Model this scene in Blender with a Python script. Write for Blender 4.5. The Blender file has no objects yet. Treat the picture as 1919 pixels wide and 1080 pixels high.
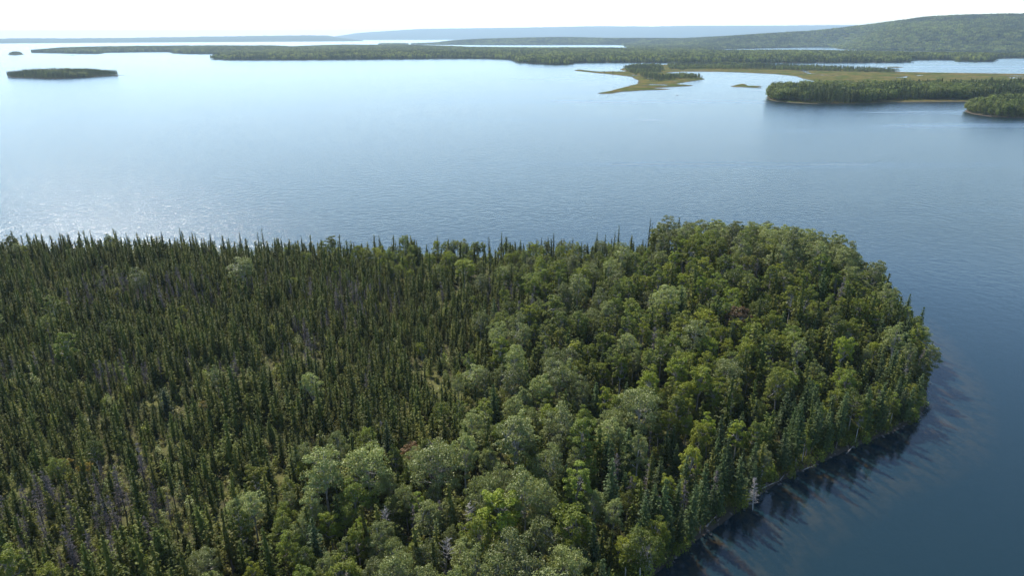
import bpy, math, random
import numpy as np
from mathutils import Vector, Matrix
from mathutils.geometry import delaunay_2d_cdt

rng = np.random.default_rng(11)
random.seed(11)
scn = bpy.context.scene
COL = scn.collection

# ------------------------------------------------------------------ camera
CAM_Z = 60.0
FPX = 1279.0                                  # focal length in photo pixels (1919 wide)
PITCH = math.atan((540 - 67.5) / FPX)
ROLL = math.radians(0.21)
_f = np.array((0, math.cos(PITCH), -math.sin(PITCH)))
_r0 = np.array((1.0, 0, 0)); _u0 = np.array((0, math.sin(PITCH), math.cos(PITCH)))
_r = _r0 * math.cos(ROLL) - _u0 * math.sin(ROLL)
_u = _u0 * math.cos(ROLL) + _r0 * math.sin(ROLL)
cam_d = bpy.data.cameras.new('camera'); cam = bpy.data.objects.new('camera', cam_d); COL.objects.link(cam)
cam_d.sensor_width = 36.0; cam_d.lens = 36.0 * FPX / 1919.0
cam_d.clip_start = 0.5; cam_d.clip_end = 90000
cam.matrix_world = Matrix(((_r[0], _u[0], -_f[0], 0), (_r[1], _u[1], -_f[1], 0), (_r[2], _u[2], -_f[2], CAM_Z), (0, 0, 0, 1)))
scn.camera = cam

# ------------------------------------------------------------------ light
SUN_AZ = math.radians(-31.0)                  # to the left of straight ahead
SUN_EL = math.radians(45.0)
sundir = Vector((math.sin(SUN_AZ) * math.cos(SUN_EL), math.cos(SUN_AZ) * math.cos(SUN_EL), math.sin(SUN_EL)))
world = bpy.data.worlds.new('World'); scn.world = world; world.use_nodes = True
wn = world.node_tree.nodes; wl = world.node_tree.links; wn.clear()
wo = wn.new('ShaderNodeOutputWorld'); bg = wn.new('ShaderNodeBackground'); sky = wn.new('ShaderNodeTexSky')
sky.sky_type = 'NISHITA'; sky.sun_disc = False; sky.sun_elevation = SUN_EL; sky.sun_rotation = SUN_AZ
sky.air_density = 1.1; sky.dust_density = 0.1; sky.ozone_density = 3.5; sky.altitude = 60
bg.inputs['Strength'].default_value = 0.134
wc = wn.new('ShaderNodeTexCoord'); wm = wn.new('ShaderNodeMapping'); wm.inputs['Scale'].default_value = (1.6, 1.6, 16.0)
wz = wn.new('ShaderNodeTexNoise'); wz.inputs['Scale'].default_value = 3.2; wz.inputs['Detail'].default_value = 6.0; wz.inputs['Roughness'].default_value = 0.6
wr = wn.new('ShaderNodeMapRange'); wr.inputs[1].default_value = 0.48; wr.inputs[2].default_value = 0.72; wr.inputs[3].default_value = 0.0; wr.inputs[4].default_value = 0.07
wx = wn.new('ShaderNodeMix'); wx.data_type = 'RGBA'; wx.inputs[7].default_value = (9.0, 9.2, 9.4, 1)
wl.new(wc.outputs['Generated'], wm.inputs[0]); wl.new(wm.outputs[0], wz.inputs['Vector']); wl.new(wz.outputs['Fac'], wr.inputs[0]); wl.new(wr.outputs[0], wx.inputs[0])
wl.new(sky.outputs[0], wx.inputs[6]); wl.new(wx.outputs[2], bg.inputs['Color']); wl.new(bg.outputs[0], wo.inputs['Surface'])
sd = bpy.data.lights.new('sun', 'SUN'); sun = bpy.data.objects.new('sun', sd); COL.objects.link(sun)
sd.energy = 5.0; sd.angle = math.radians(0.53); sd.color = (1.0, 0.93, 0.82)
sun.rotation_euler = sundir.to_track_quat('Z', 'Y').to_euler()
sun.location = (-200, 400, 400)
vs = scn.view_settings
vs.view_transform = 'Standard'; vs.look = 'None'; vs.gamma = 1.0; vs.exposure = 0.86; vs.use_curve_mapping = False
cy = scn.cycles
cy.use_denoising = True; cy.denoiser = 'OPENIMAGEDENOISE'; cy.denoising_input_passes = 'RGB_ALBEDO_NORMAL'; cy.denoising_prefilter = 'ACCURATE'
cy.max_bounces = 5; cy.diffuse_bounces = 1; cy.glossy_bounces = 2; cy.transmission_bounces = 2; cy.transparent_max_bounces = 6
cy.volume_bounces = 0; cy.sample_clamp_indirect = 6.0; cy.use_adaptive_sampling = False

# ------------------------------------------------------------------ helpers
def ray(x, y):
    d = _f * FPX + _r * (x - 959.5) - _u * (y - 540.0)
    return d / np.linalg.norm(d)
def at(x, y, z=0.0):
    """the place at height z that the photograph shows at pixel x, y"""
    d = ray(x, y); t = (z - CAM_Z) / d[2]
    return np.array((d[0] * t, d[1] * t))
def px(P):
    """photo pixel of world points (N,3)"""
    P = np.atleast_2d(np.asarray(P, float)) - (0, 0, CAM_Z)
    w = P @ _f
    return np.stack((959.5 + FPX * (P @ _r) / w, 540.0 - FPX * (P @ _u) / w), 1)
def sstep(a, b, x):
    t = np.clip((np.asarray(x, float) - a) / (b - a), 0, 1); return t * t * (3 - 2 * t)

_tab = np.random.default_rng(5).random((256, 256))
def vnoise(x, y):
    x = np.asarray(x, float); y = np.asarray(y, float)
    xi = np.floor(x).astype(int); yi = np.floor(y).astype(int)
    fx = x - xi; fy = y - yi; fx = fx * fx * (3 - 2 * fx); fy = fy * fy * (3 - 2 * fy)
    g = lambda i, j: _tab[i % 256, j % 256]
    return (g(xi, yi) * (1 - fx) + g(xi + 1, yi) * fx) * (1 - fy) + (g(xi, yi + 1) * (1 - fx) + g(xi + 1, yi + 1) * fx) * fy
def fbm(x, y, o=4):
    s = 0; a = 0.5
    for i in range(o):
        s = s + a * vnoise(x + 17.3 * i, y + 9.1 * i); x = x * 2.03; y = y * 2.03; a *= 0.5
    return s / (1 - 0.5 ** o)

def resample(poly, step, wob=0.0, seed=0):
    poly = np.asarray(poly, float); out = []
    for a, b in zip(poly, np.roll(poly, -1, 0)):
        n = max(1, int(np.linalg.norm(b - a) / step))
        for k in range(n): out.append(a + (b - a) * k / n)
    out = np.array(out)
    if len(out) > 8:
        for _ in range(2): out = 0.5 * out + 0.25 * (np.roll(out, 1, 0) + np.roll(out, -1, 0))
    if wob:
        q = 1.0 / (step * 3.1)
        out = out + wob * (np.stack((fbm(out[:, 0] * q + seed, out[:, 1] * q), fbm(out[:, 0] * q + 50, out[:, 1] * q + seed)), 1) - 0.5) * 2
    return out
def inside(P, poly):
    x = P[:, 0]; y = P[:, 1]; c = np.zeros(len(P), bool)
    a = poly; b = np.roll(poly, -1, 0)
    for (x0, y0), (x1, y1) in zip(a, b):
        if y0 == y1: continue
        m = ((y0 > y) != (y1 > y)) & (x < (x1 - x0) * (y - y0) / (y1 - y0) + x0)
        c ^= m
    return c
def dist_to(P, poly):
    a = poly; b = np.roll(poly, -1, 0); best = np.full(len(P), 1e18)
    for p, q in zip(a, b):
        d = q - p; L = d @ d
        if L == 0: continue
        t = np.clip(((P - p) @ d) / L, 0, 1)
        e = P - (p + t[:, None] * d)
        best = np.minimum(best, (e * e).sum(1))
    return np.sqrt(best)

def mesh_np(name, V, F, mats, fmat=None, tint=None, smooth=False):
    """one mesh from numpy: F a list of integer arrays (n,k)"""
    me = bpy.data.meshes.new(name)
    V = np.asarray(V, np.float32)
    F = [np.asarray(f, np.int32) for f in F if len(f)]
    me.vertices.add(len(V)); me.vertices.foreach_set('co', V.ravel())
    tot = np.concatenate([np.full(len(f), f.shape[1], np.int32) for f in F])
    me.loops.add(int(tot.sum())); me.loops.foreach_set('vertex_index', np.concatenate([f.ravel() for f in F]))
    me.polygons.add(len(tot))
    me.polygons.foreach_set('loop_start', np.concatenate(([0], np.cumsum(tot)[:-1])).astype(np.int32))
    if fmat is not None: me.polygons.foreach_set('material_index', np.asarray(fmat, np.int32))
    if smooth: me.polygons.foreach_set('use_smooth', np.ones(len(tot), bool))
    if tint is not None:
        at_ = me.attributes.new('tint', 'FLOAT', 'POINT'); at_.data.foreach_set('value', np.asarray(tint, np.float32))
    for m in mats: me.materials.append(m)
    me.update(calc_edges=True)
    return me
def link(o, parent=None):
    COL.objects.link(o)
    if parent is not None: o.parent = parent
    return o
def obj(name, me, parent=None, kind=None):
    o = bpy.data.objects.new(name, me); link(o, parent)
    if kind: o['kind'] = kind
    return o

# ------------------------------------------------------------------ materials
def nodes_of(name):
    m = bpy.data.materials.new(name); m.use_nodes = True
    n = m.node_tree.nodes; n.clear()
    return m, n, m.node_tree.links, n.new('ShaderNodeOutputMaterial')
def mixc(n, l, fac, a, b, mode='MIX'):
    k = n.new('ShaderNodeMix'); k.data_type = 'RGBA'; k.blend_type = mode
    for i, v in ((0, fac), (6, a), (7, b)):
        if hasattr(v, 'is_linked') or isinstance(v, bpy.types.NodeSocket): l.new(v, k.inputs[i])
        elif i == 0: k.inputs[0].default_value = v
        else: k.inputs[i].default_value = (*v, 1)
    return k.outputs[2]
def ramp(n, l, src, a, b, c0=0.0, c1=1.0):
    k = n.new('ShaderNodeMapRange'); k.clamp = True
    l.new(src, k.inputs[0]); k.inputs[1].default_value = a; k.inputs[2].default_value = b
    k.inputs[3].default_value = c0; k.inputs[4].default_value = c1
    return k.outputs[0]
def noise(n, l, vec, scale, detail=3.0, rough=0.55):
    k = n.new('ShaderNodeTexNoise'); k.inputs['Scale'].default_value = scale
    k.inputs['Detail'].default_value = detail; k.inputs['Roughness'].default_value = rough
    if vec is not None: l.new(vec, k.inputs['Vector'])
    return k.outputs['Fac']

def leaf_mat(name, ca, cb, cc, trans=0.3, rough=0.55, spec=0.3):
    """ca..cb per leaf, drifting towards cc from tree to tree"""
    m, n, l, out = nodes_of(name)
    a = n.new('ShaderNodeAttribute'); a.attribute_name = 'tint'
    oi = n.new('ShaderNodeObjectInfo')
    c = mixc(n, l, a.outputs['Fac'], ca, cb)
    c = mixc(n, l, ramp(n, l, oi.outputs['Random'], 0.25, 1.0, 0.0, 0.85), c, cc)
    v = n.new('ShaderNodeHueSaturation'); v.inputs['Saturation'].default_value = 1.0
    mm = n.new('ShaderNodeMath'); mm.operation = 'MULTIPLY'; mm.inputs[1].default_value = 7.31; l.new(oi.outputs['Random'], mm.inputs[0])
    fr = n.new('ShaderNodeMath'); fr.operation = 'FRACT'; l.new(mm.outputs[0], fr.inputs[0])
    l.new(ramp(n, l, fr.outputs[0], 0, 1, 0.62, 1.48), v.inputs['Value']); l.new(c, v.inputs['Color'])
    p = n.new('ShaderNodeBsdfPrincipled'); l.new(v.outputs[0], p.inputs['Base Color'])
    p.inputs['Roughness'].default_value = rough; p.inputs['Specular IOR Level'].default_value = spec
    t = n.new('ShaderNodeBsdfTranslucent')
    tc = mixc(n, l, 1.0, v.outputs[0], (1.15, 1.1, 0.55), 'MULTIPLY'); l.new(tc, t.inputs['Color'])
    x = n.new('ShaderNodeMixShader'); x.inputs[0].default_value = trans
    l.new(p.outputs[0], x.inputs[1]); l.new(t.outputs[0], x.inputs[2]); l.new(x.outputs[0], out.inputs[0])
    return m
def bark_mat(name, a, b, scale=3.0):
    m, n, l, out = nodes_of(name)
    tc = n.new('ShaderNodeTexCoord'); f = noise(n, l, tc.outputs['Object'], scale, 4)
    c = mixc(n, l, ramp(n, l, f, 0.35, 0.65), a, b)
    p = n.new('ShaderNodeBsdfPrincipled'); l.new(c, p.inputs['Base Color']); p.inputs['Roughness'].default_value = 0.85
    l.new(p.outputs[0], out.inputs[0]); return m

M_spruce = leaf_mat('spruce_needles', (0.046, 0.064, 0.013), (0.092, 0.112, 0.018), (0.118, 0.116, 0.022), 0.22, 0.65, 0.15)
M_tall = leaf_mat('tall_spruce_needles', (0.026, 0.042, 0.018), (0.046, 0.064, 0.022), (0.050, 0.066, 0.030), 0.18, 0.65, 0.15)
M_fir = leaf_mat('fir_needles', (0.038, 0.062, 0.020), (0.070, 0.100, 0.028), (0.062, 0.086, 0.034), 0.26, 0.6, 0.18)
M_birch = leaf_mat('yellow_green_leaves', (0.108, 0.144, 0.013), (0.172, 0.206, 0.020), (0.172, 0.180, 0.020), 0.34, 0.55, 0.2)
M_aspen = leaf_mat('silver_green_leaves', (0.122, 0.150, 0.040), (0.215, 0.238, 0.082), (0.150, 0.176, 0.048), 0.28, 0.5, 0.28)
M_maple = leaf_mat('mid_green_leaves', (0.088, 0.124, 0.016), (0.148, 0.184, 0.026), (0.138, 0.156, 0.022), 0.32, 0.55, 0.22)
M_rust = leaf_mat('rust_leaves', (0.14, 0.075, 0.03), (0.18, 0.12, 0.045), (0.13, 0.10, 0.04), 0.3)
M_gold = leaf_mat('golden_leaves', (0.24, 0.17, 0.02), (0.34, 0.24, 0.04), (0.26, 0.22, 0.05), 0.35)
M_twig = leaf_mat('dead_twigs', (0.11, 0.095, 0.09), (0.18, 0.16, 0.15), (0.10, 0.085, 0.08), 0.0, 0.9, 0.1)
M_silver = leaf_mat('bleached_twigs', (0.22, 0.21, 0.20), (0.34, 0.32, 0.30), (0.26, 0.24, 0.22), 0.0, 0.85, 0.15)
M_bark = bark_mat('conifer_bark', (0.075, 0.06, 0.05), (0.15, 0.13, 0.115))
M_pale = bark_mat('pale_bark', (0.20, 0.19, 0.165), (0.40, 0.385, 0.35), 2.0)
M_grey = bark_mat('weathered_wood', (0.22, 0.21, 0.205), (0.42, 0.40, 0.385), 2.5)
M_drift = bark_mat('wet_driftwood', (0.07, 0.06, 0.052), (0.24, 0.22, 0.20), 1.4)
M_shrub = leaf_mat('undergrowth_leaves', (0.10, 0.125, 0.022), (0.19, 0.20, 0.045), (0.22, 0.19, 0.045), 0.3)
M_farleaf = leaf_mat('far_broadleaf', (0.072, 0.105, 0.022), (0.125, 0.160, 0.034), (0.118, 0.136, 0.034), 0.38, 0.6, 0.2)
M_farspruce = leaf_mat('far_conifer', (0.044, 0.066, 0.022), (0.076, 0.102, 0.028), (0.080, 0.100, 0.032), 0.28, 0.6, 0.15)

M_hillleaf = leaf_mat('hill_broadleaf', (0.105, 0.146, 0.025), (0.175, 0.216, 0.040), (0.168, 0.184, 0.040), 0.42, 0.6, 0.15)
M_hillfir = leaf_mat('hill_conifer', (0.050, 0.074, 0.020), (0.086, 0.112, 0.026), (0.090, 0.108, 0.030), 0.28, 0.6, 0.12)

def ground_mat():
    m, n, l, out = nodes_of('forest_floor')
    tc = n.new('ShaderNodeTexCoord'); P = tc.outputs['Object']
    a = noise(n, l, P, 0.09, 4); b = noise(n, l, P, 0.9, 5, 0.65); d = noise(n, l, P, 4.0, 4, 0.7)
    c = mixc(n, l, ramp(n, l, b, 0.38, 0.62), (0.040, 0.034, 0.020), (0.072, 0.072, 0.026))
    c = mixc(n, l, ramp(n, l, a, 0.52, 0.66), c, (0.120, 0.120, 0.034))
    c = mixc(n, l, ramp(n, l, d, 0.45, 0.7, 0, 0.55), c, (0.05, 0.06, 0.018))
    # sand, stones and rockweed below the waterline, then the water's light loss painted as dark teal
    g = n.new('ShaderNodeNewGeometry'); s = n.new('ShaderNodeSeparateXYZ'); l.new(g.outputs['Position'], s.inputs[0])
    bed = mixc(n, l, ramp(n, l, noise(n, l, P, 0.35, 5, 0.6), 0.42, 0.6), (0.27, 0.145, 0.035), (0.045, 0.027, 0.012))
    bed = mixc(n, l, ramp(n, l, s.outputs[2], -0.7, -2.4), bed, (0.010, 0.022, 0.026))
    c = mixc(n, l, ramp(n, l, s.outputs[2], 0.45, 0.05), c, (0.055, 0.047, 0.038))
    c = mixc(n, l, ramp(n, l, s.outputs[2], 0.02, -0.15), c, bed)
    p = n.new('ShaderNodeBsdfPrincipled'); l.new(c, p.inputs['Base Color']); p.inputs['Roughness'].default_value = 0.95
    p.inputs['Specular IOR Level'].default_value = 0.1
    bp = n.new('ShaderNodeBump'); bp.inputs['Strength'].default_value = 0.6; bp.inputs['Distance'].default_value = 0.25
    l.new(b, bp.inputs['Height']); l.new(bp.outputs[0], p.inputs['Normal'])
    l.new(p.outputs[0], out.inputs[0]); return m
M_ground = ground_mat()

def marsh_mat(name, tan, green, rust, beach, scale=0.035):
    m, n, l, out = nodes_of(name)
    tc = n.new('ShaderNodeTexCoord'); P = tc.outputs['Object']
    a = noise(n, l, P, scale, 5); b = noise(n, l, P, scale * 4, 5, 0.65)
    c = mixc(n, l, ramp(n, l, a, 0.44, 0.56), tan, green)
    c = mixc(n, l, ramp(n, l, b, 0.50, 0.60, 0, 0.8), c, rust)
    g = n.new('ShaderNodeNewGeometry'); s = n.new('ShaderNodeSeparateXYZ'); l.new(g.outputs['Position'], s.inputs[0])
    c = mixc(n, l, ramp(n, l, s.outputs[2], 0.55, 0.2), c, beach)
    p = n.new('ShaderNodeBsdfPrincipled'); l.new(c, p.inputs['Base Color']); p.inputs['Roughness'].default_value = 0.9
    p.inputs['Specular IOR Level'].default_value = 0.0
    l.new(p.outputs[0], out.inputs[0]); return m
M_marsh = marsh_mat('marsh_grass', (0.118, 0.096, 0.030), (0.056, 0.076, 0.016), (0.050, 0.042, 0.018), (0.085, 0.074, 0.052))
M_wood = marsh_mat('wooded_ground', (0.06, 0.07, 0.03), (0.05, 0.06, 0.025), (0.07, 0.065, 0.03), (0.10, 0.08, 0.06))
M_hill = marsh_mat('distant_forest', (0.035, 0.05, 0.02), (0.05, 0.065, 0.024), (0.028, 0.042, 0.018), (0.12, 0.11, 0.08), 0.006)

def water_mat():
    m, n, l, out = nodes_of('bay_water')
    tc = n.new('ShaderNodeTexCoord'); P = tc.outputs['Object']
    # wind: ruffled bay, calmer streaks, sheltered water under the near shore
    mp = n.new('ShaderNodeMapping'); mp.inputs['Rotation'].default_value = (0, 0, math.radians(14)); mp.inputs['Scale'].default_value = (0.09, 1.0, 1.0)
    l.new(P, mp.inputs['Vector'])
    st = noise(n, l, mp.outputs[0], 0.017, 4, 0.55)
    st = ramp(n, l, st, 0.55, 0.66, 0.0, 1.0)
    sx = n.new('ShaderNodeSeparateXYZ'); l.new(P, sx.inputs[0])
    sm = n.new('ShaderNodeMath'); sm.operation = 'MULTIPLY'; l.new(st, sm.inputs[0]); l.new(ramp(n, l, sx.outputs[0], -140, 60, 0.12, 1.0), sm.inputs[1]); st = sm.outputs[0]
    vd = n.new('ShaderNodeVectorMath'); vd.operation = 'DISTANCE'; vd.inputs[1].default_value = (75, 75, 0); l.new(P, vd.inputs[0])
    calm = ramp(n, l, vd.outputs['Value'], 45, 190, 0.0, 1.0)
    rg = n.new('ShaderNodeMath'); rg.operation = 'MULTIPLY_ADD'; l.new(calm, rg.inputs[0]); rg.inputs[1].default_value = 0.13; rg.inputs[2].default_value = 0.09
    rr = n.new('ShaderNodeMath'); rr.operation = 'MULTIPLY_ADD'; l.new(st, rr.inputs[0]); rr.inputs[1].default_value = 0.075; l.new(rg.outputs[0], rr.inputs[2])
    w1 = noise(n, l, P, 0.55, 4, 0.65); w2 = noise(n, l, P, 2.2, 3, 0.6)
    w0 = noise(n, l, P, 0.30, 2, 0.5)
    a0 = n.new('ShaderNodeMath'); a0.operation = 'MULTIPLY_ADD'; l.new(w0, a0.inputs[0]); a0.inputs[1].default_value = 0.85; l.new(w1, a0.inputs[2])
    ad = n.new('ShaderNodeMath'); ad.operation = 'MULTIPLY_ADD'; l.new(w2, ad.inputs[0]); ad.inputs[1].default_value = 0.35; l.new(a0.outputs[0], ad.inputs[2])
    bp = n.new('ShaderNodeBump'); bp.inputs['Distance'].default_value = 0.55
    l.new(ramp(n, l, calm, 0, 1, 0.03, 0.38), bp.inputs['Strength']); l.new(ad.outputs[0], bp.inputs['Height'])
    gl = n.new('ShaderNodeBsdfGlossy'); gl.distribution = 'BECKMANN'; l.new(rr.outputs[0], gl.inputs['Roughness']); l.new(bp.outputs[0], gl.inputs['Normal'])
    gl.inputs['Color'].default_value = (1, 1, 1, 1)
    df = n.new('ShaderNodeBsdfDiffuse'); df.inputs['Color'].default_value = (0.010, 0.031, 0.042, 1)
    tr = n.new('ShaderNodeBsdfTransparent'); tr.inputs['Color'].default_value = (0.80, 0.88, 0.86, 1)
    b = n.new('ShaderNodeMixShader'); b.inputs[0].default_value = 0.43
    l.new(df.outputs[0], b.inputs[1]); l.new(tr.outputs[0], b.inputs[2])
    fr = n.new('ShaderNodeFresnel'); fr.inputs['IOR'].default_value = 1.333; l.new(bp.outputs[0], fr.inputs['Normal'])
    x = n.new('ShaderNodeMixShader'); l.new(fr.outputs[0], x.inputs[0]); l.new(b.outputs[0], x.inputs[1]); l.new(gl.outputs[0], x.inputs[2])
    l.new(x.outputs[0], out.inputs[0]); return m
M_water = water_mat()
m_, n_, l_, o_ = nodes_of('deep_bed_dimmed')
p_ = n_.new('ShaderNodeBsdfDiffuse'); p_.inputs[0].default_value = (0.010, 0.022, 0.026, 1); l_.new(p_.outputs[0], o_.inputs[0]); M_deepbed = m_  # dark teal colour stands in for light lost in deep water

# ------------------------------------------------------------------ water and deep bed
R_W = 30000.0
ang = np.linspace(0, 2 * math.pi, 97)[:-1]
def disc(name, z, mat):
    V = np.concatenate((np.array([[0, 0, z]]), np.stack((R_W * np.cos(ang), R_W * np.sin(ang), np.full(96, z)), 1)))
    F = np.array([(0, 1 + i, 1 + (i + 1) % 96) for i in range(96)])
    return obj(name, mesh_np(name, V, [F], [mat]), kind='structure')
disc('water', 0.0, M_water)
disc('seabed', -7.0, M_deepbed)

# ------------------------------------------------------------------ the near wooded point
shore_px = [(1115, 1180), (1222, 1085), (1284, 1035), (1344, 985), (1402, 937), (1470, 897), (1560, 860), (1640, 824), (1695, 795), (1735, 765), (1748, 730),
            (1736, 690), (1714, 645), (1688, 605), (1650, 568), (1612, 535), (1560, 508), (1480, 490), (1400, 482), (1300, 480), (1200, 482), (1100, 484),
            (1000, 485), (900, 483), (800, 483), (700, 485), (600, 483), (400, 481), (200, 479), (0, 481), (-250, 485)]
near_poly = np.array([at(*p) for p in shore_px] + [(-330, 150), (-330, -60), (10, -60), (18, 0)])
near_poly = resample(near_poly, 4.0, 1.3, 3)
def near_sd(P):
    d = dist_to(P, near_poly); return np.where(inside(P, near_poly), d, -d)
def near_h(P, sd=None):
    P = np.atleast_2d(P)[:, :2]
    if sd is None: sd = near_sd(P)
    up = 0.55 * sstep(-0.3, 1.2, sd) + 1.0 * sstep(1, 20, sd) + (fbm(P[:, 0] * .06, P[:, 1] * .06) - .45) * 1.3 * sstep(1, 14, sd)
    up += 3.4 * np.exp(-(((P[:, 0] - 62) / 38) ** 2 + ((P[:, 1] - 150) / 34) ** 2)) * sstep(2, 20, sd)
    dn = -0.20 * np.clip(-sd, 0, 34) - 0.35 * (fbm(P[:, 0] * .13, P[:, 1] * .13) - .4) * sstep(0, 6, -sd)
    return np.where(sd > -0.3, up - 0.05, np.minimum(dn, -0.04))
xs = np.arange(-250, 170.1, 1.4); ys = np.arange(-20, 262, 1.4)
gx, gy = np.meshgrid(xs, ys); P = np.stack((gx.ravel(), gy.ravel()), 1)
sdg = near_sd(P); Z = near_h(P, sdg)
idx = np.arange(len(P)).reshape(gx.shape)
F = np.stack((idx[:-1, :-1], idx[:-1, 1:], idx[1:, 1:], idx[1:, :-1]), -1).reshape(-1, 4)
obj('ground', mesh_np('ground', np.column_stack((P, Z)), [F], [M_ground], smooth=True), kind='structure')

# ------------------------------------------------------------------ far lands
def land(name, poly, hfun, mat, step, inner, wob=0.0, seed=0):
    """a sheet of land inside a shoreline, its rim reaching below the water"""
    poly = resample(poly, step, wob, seed)
    lo = poly.min(0); hi = poly.max(0)
    g = np.stack(np.meshgrid(np.arange(lo[0], hi[0], inner), np.arange(lo[1], hi[1], inner)), -1).reshape(-1, 2)
    g += rng.uniform(-.3, .3, g.shape) * inner
    g = g[inside(g, poly)]; g = g[dist_to(g, poly) > inner * 0.35] if len(g) else g
    pts = np.concatenate((poly, g)) if len(g) else poly
    n = len(poly)
    v, e, f, *_ = delaunay_2d_cdt([Vector(p) for p in pts], [(i, (i + 1) % n) for i in range(n)], [list(range(n))], 1, 1e-4)
    v = np.array([(p[0], p[1]) for p in v]); d = dist_to(v, poly); d[d < 1e-3] = 0
    z = np.where(d > 0, hfun(v, d), -0.4)
    f3 = np.array([t for t in f if len(t) == 3])
    me = mesh_np(name, np.column_stack((v, z)), [f3], [mat], smooth=True)
    return obj(name, me, kind='structure'), poly

MARSH = [at(*p) for p in [(1072, 132), (1110, 136), (1153, 140), (1180, 143.5), (1193, 150), (1192, 156), (1167, 163), (1140, 170), (1113, 174.5), (1143, 176.5), (1163, 172.5),
     (1210, 169), (1275, 167.5), (1222, 165), (1307, 160.5), (1268, 157.5), (1297, 152.5), (1325, 148), (1313, 144), (1290, 142), (1246, 140.5), (1255, 135.5), (1280, 134),
     (1340, 134), (1400, 136), (1450, 138.5), (1490, 142.5), (1502, 147), (1532, 153), (1500, 156.5), (1468, 162), (1441, 169), (1433, 184), (1445, 189), (1480, 192.5),
     (1530, 194.5), (1620, 194.5), (1680, 191.5), (1740, 191), (1800, 190.5), (1850, 189), (1919, 188), (2150, 187),
     (2150, 139.5), (1919, 138.5), (1800, 137), (1690, 135), (1640, 131), (1560, 127.5), (1510, 125), (1420, 121.5), (1330, 120.5), (1250, 121), (1190, 122.5), (1166, 127.5),
     (1158, 130.5), (1180, 133.8), (1123, 134), (1085, 129.5)]]
def h_marsh(v, d):
    ch = np.abs(fbm(v[:, 0] * .011 + 5, v[:, 1] * .006, 3) - .5)        # winding creeks and pools
    return 0.15 + 0.75 * sstep(0, 9, d) + 0.3 * fbm(v[:, 0] * .03, v[:, 1] * .03) - 1.5 * (1 - sstep(.012, .034, ch)) * sstep(14, 24, d)
o, marsh_poly = land('marsh_land', np.array(MARSH), h_marsh, M_marsh, 5, 7.5, 1.6, 4)

ISLE = np.array([at(*p) for p in [(1797, 207), (1812, 213), (1850, 219), (1919, 222), (2100, 223), (2100, 196), (1919, 190), (1860, 194), (1815, 202)]])
def h_isle(v, d): return 0.2 + 1.5 * sstep(0, 14, d)
o, isle_poly = land('wooded_islet', ISLE, h_isle, M_wood, 9, 12, 1.5, 2)

HISL = np.array([at(*p) for p in [(5, 144.5), (30, 145.6), (62, 146.2), (80, 147.6), (120, 146.8), (160, 145), (190, 142.8), (206, 141.2), (245, 140.9), (270, 140.8), (245, 140.2), (206, 139.2), (185, 137), (110, 137.5), (50, 139.2), (12, 142)]])
def h_hisl(v, d): return 0.15 + 3.0 * sstep(2, 40, d)
o, hisl_poly = land('bay_island', HISL, h_hisl, M_wood, 14, 16, 2.0, 7)

ROCK = np.array([at(*p) for p in [(11, 102.5), (25, 102.9), (40, 102.5), (48, 101.3), (35, 100.2), (18, 100.8)]])
def h_rock(v, d): return 0.3 + 4.5 * sstep(2, 22, d)
o, rock_poly = land('rocky_islet', ROCK, h_rock, M_wood, 10, 12, 1.0, 1)

FPRO = np.array([at(*p) for p in [(52, 98.2), (100, 99), (150, 100), (190, 100.3), (196, 98), (260, 97.2), (318, 96.8), (324, 99.3), (350, 100.4), (400, 100.8), (470, 100), (560, 98),
                                  (560, 91), (400, 90.5), (240, 92), (120, 94.5), (70, 97)]])
def h_fpro(v, d): return 0.3 + 7 * sstep(5, 120, d)
o, fpro_poly = land('outer_promontory', FPRO, h_fpro, M_wood, 25, 40, 3, 9)

PEN = np.array([at(*p) for p in [(395, 110.2), (433, 112), (520, 112), (640, 111.3), (760, 110), (840, 109.3), (900, 109.3), (950, 110.5), (968, 117), (1033, 120.8), (1060, 122), (1076, 120.5), (1080, 117),
                                 (1180, 116.5), (1303, 117), (1430, 117.3), (1613, 117.3), (1707, 116.3), (1712, 112), (1780, 111.3), (1795, 114.8), (1867, 115), (1872, 108.5), (1919, 108), (2200, 108),
                                 (2200, 105), (1919, 105.5), (1850, 106), (1740, 105), (1620, 101.5), (1480, 99.5), (1330, 99.5), (1240, 97), (1170, 94), (1000, 93.5), (900, 93), (850, 90), (780, 87.5), (600, 88), (480, 94), (410, 104)]])
def h_pen(v, d): return 0.3 + 1.6 * sstep(4, 60, d) + (2 + 6 * sstep(100, -500, v[:, 0])) * fbm(v[:, 0] * .004, v[:, 1] * .004) * sstep(30, 250, d)
o, pen_poly = land('mid_peninsula', PEN, h_pen, M_wood, 28, 55, 3, 5)

def az_px(v):
    """photo column of a far place"""
    w = np.column_stack((v, np.full(len(v), CAM_Z))); return px(w)[:, 0]
SKY_N = np.array([(700, 83), (800, 80.5), (850, 76), (907, 73), (980, 71), (1057, 69.5), (1140, 71), (1280, 72), (1360, 68), (1467, 61), (1580, 50), (1663, 40), (1713, 33), (1780, 30), (1919, 27), (2100, 25), (2400, 28)])
def R_N(c): return np.interp(c, (1150, 1450), (5700.0, 4300.0))
NORTH = np.array([at(*p) for p in [(700, 82.8), (800, 83.2), (905, 83.8), (1060, 83.4), (1165, 83.8), (1180, 92), (1250, 96), (1320, 97.5), (1336, 92.3), (1450, 89.8), (1558, 87.2), (1575, 92), (1640, 94.5), (1735, 95.3), (1745, 96.5), (1850, 97.5), (1919, 98.3), (2200, 98.5)]]
                 + [at(2200, 67)[:2] * 0 + np.array((4200, 5200.)), np.array((1500, 6600.)), np.array((-300, 7200.)), np.array((-900, 5600.))])
_zray = np.array([[ray(x, y)[2] / math.hypot(*ray(x, y)[:2]) for x, y in SKY_N]])[0]
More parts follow.
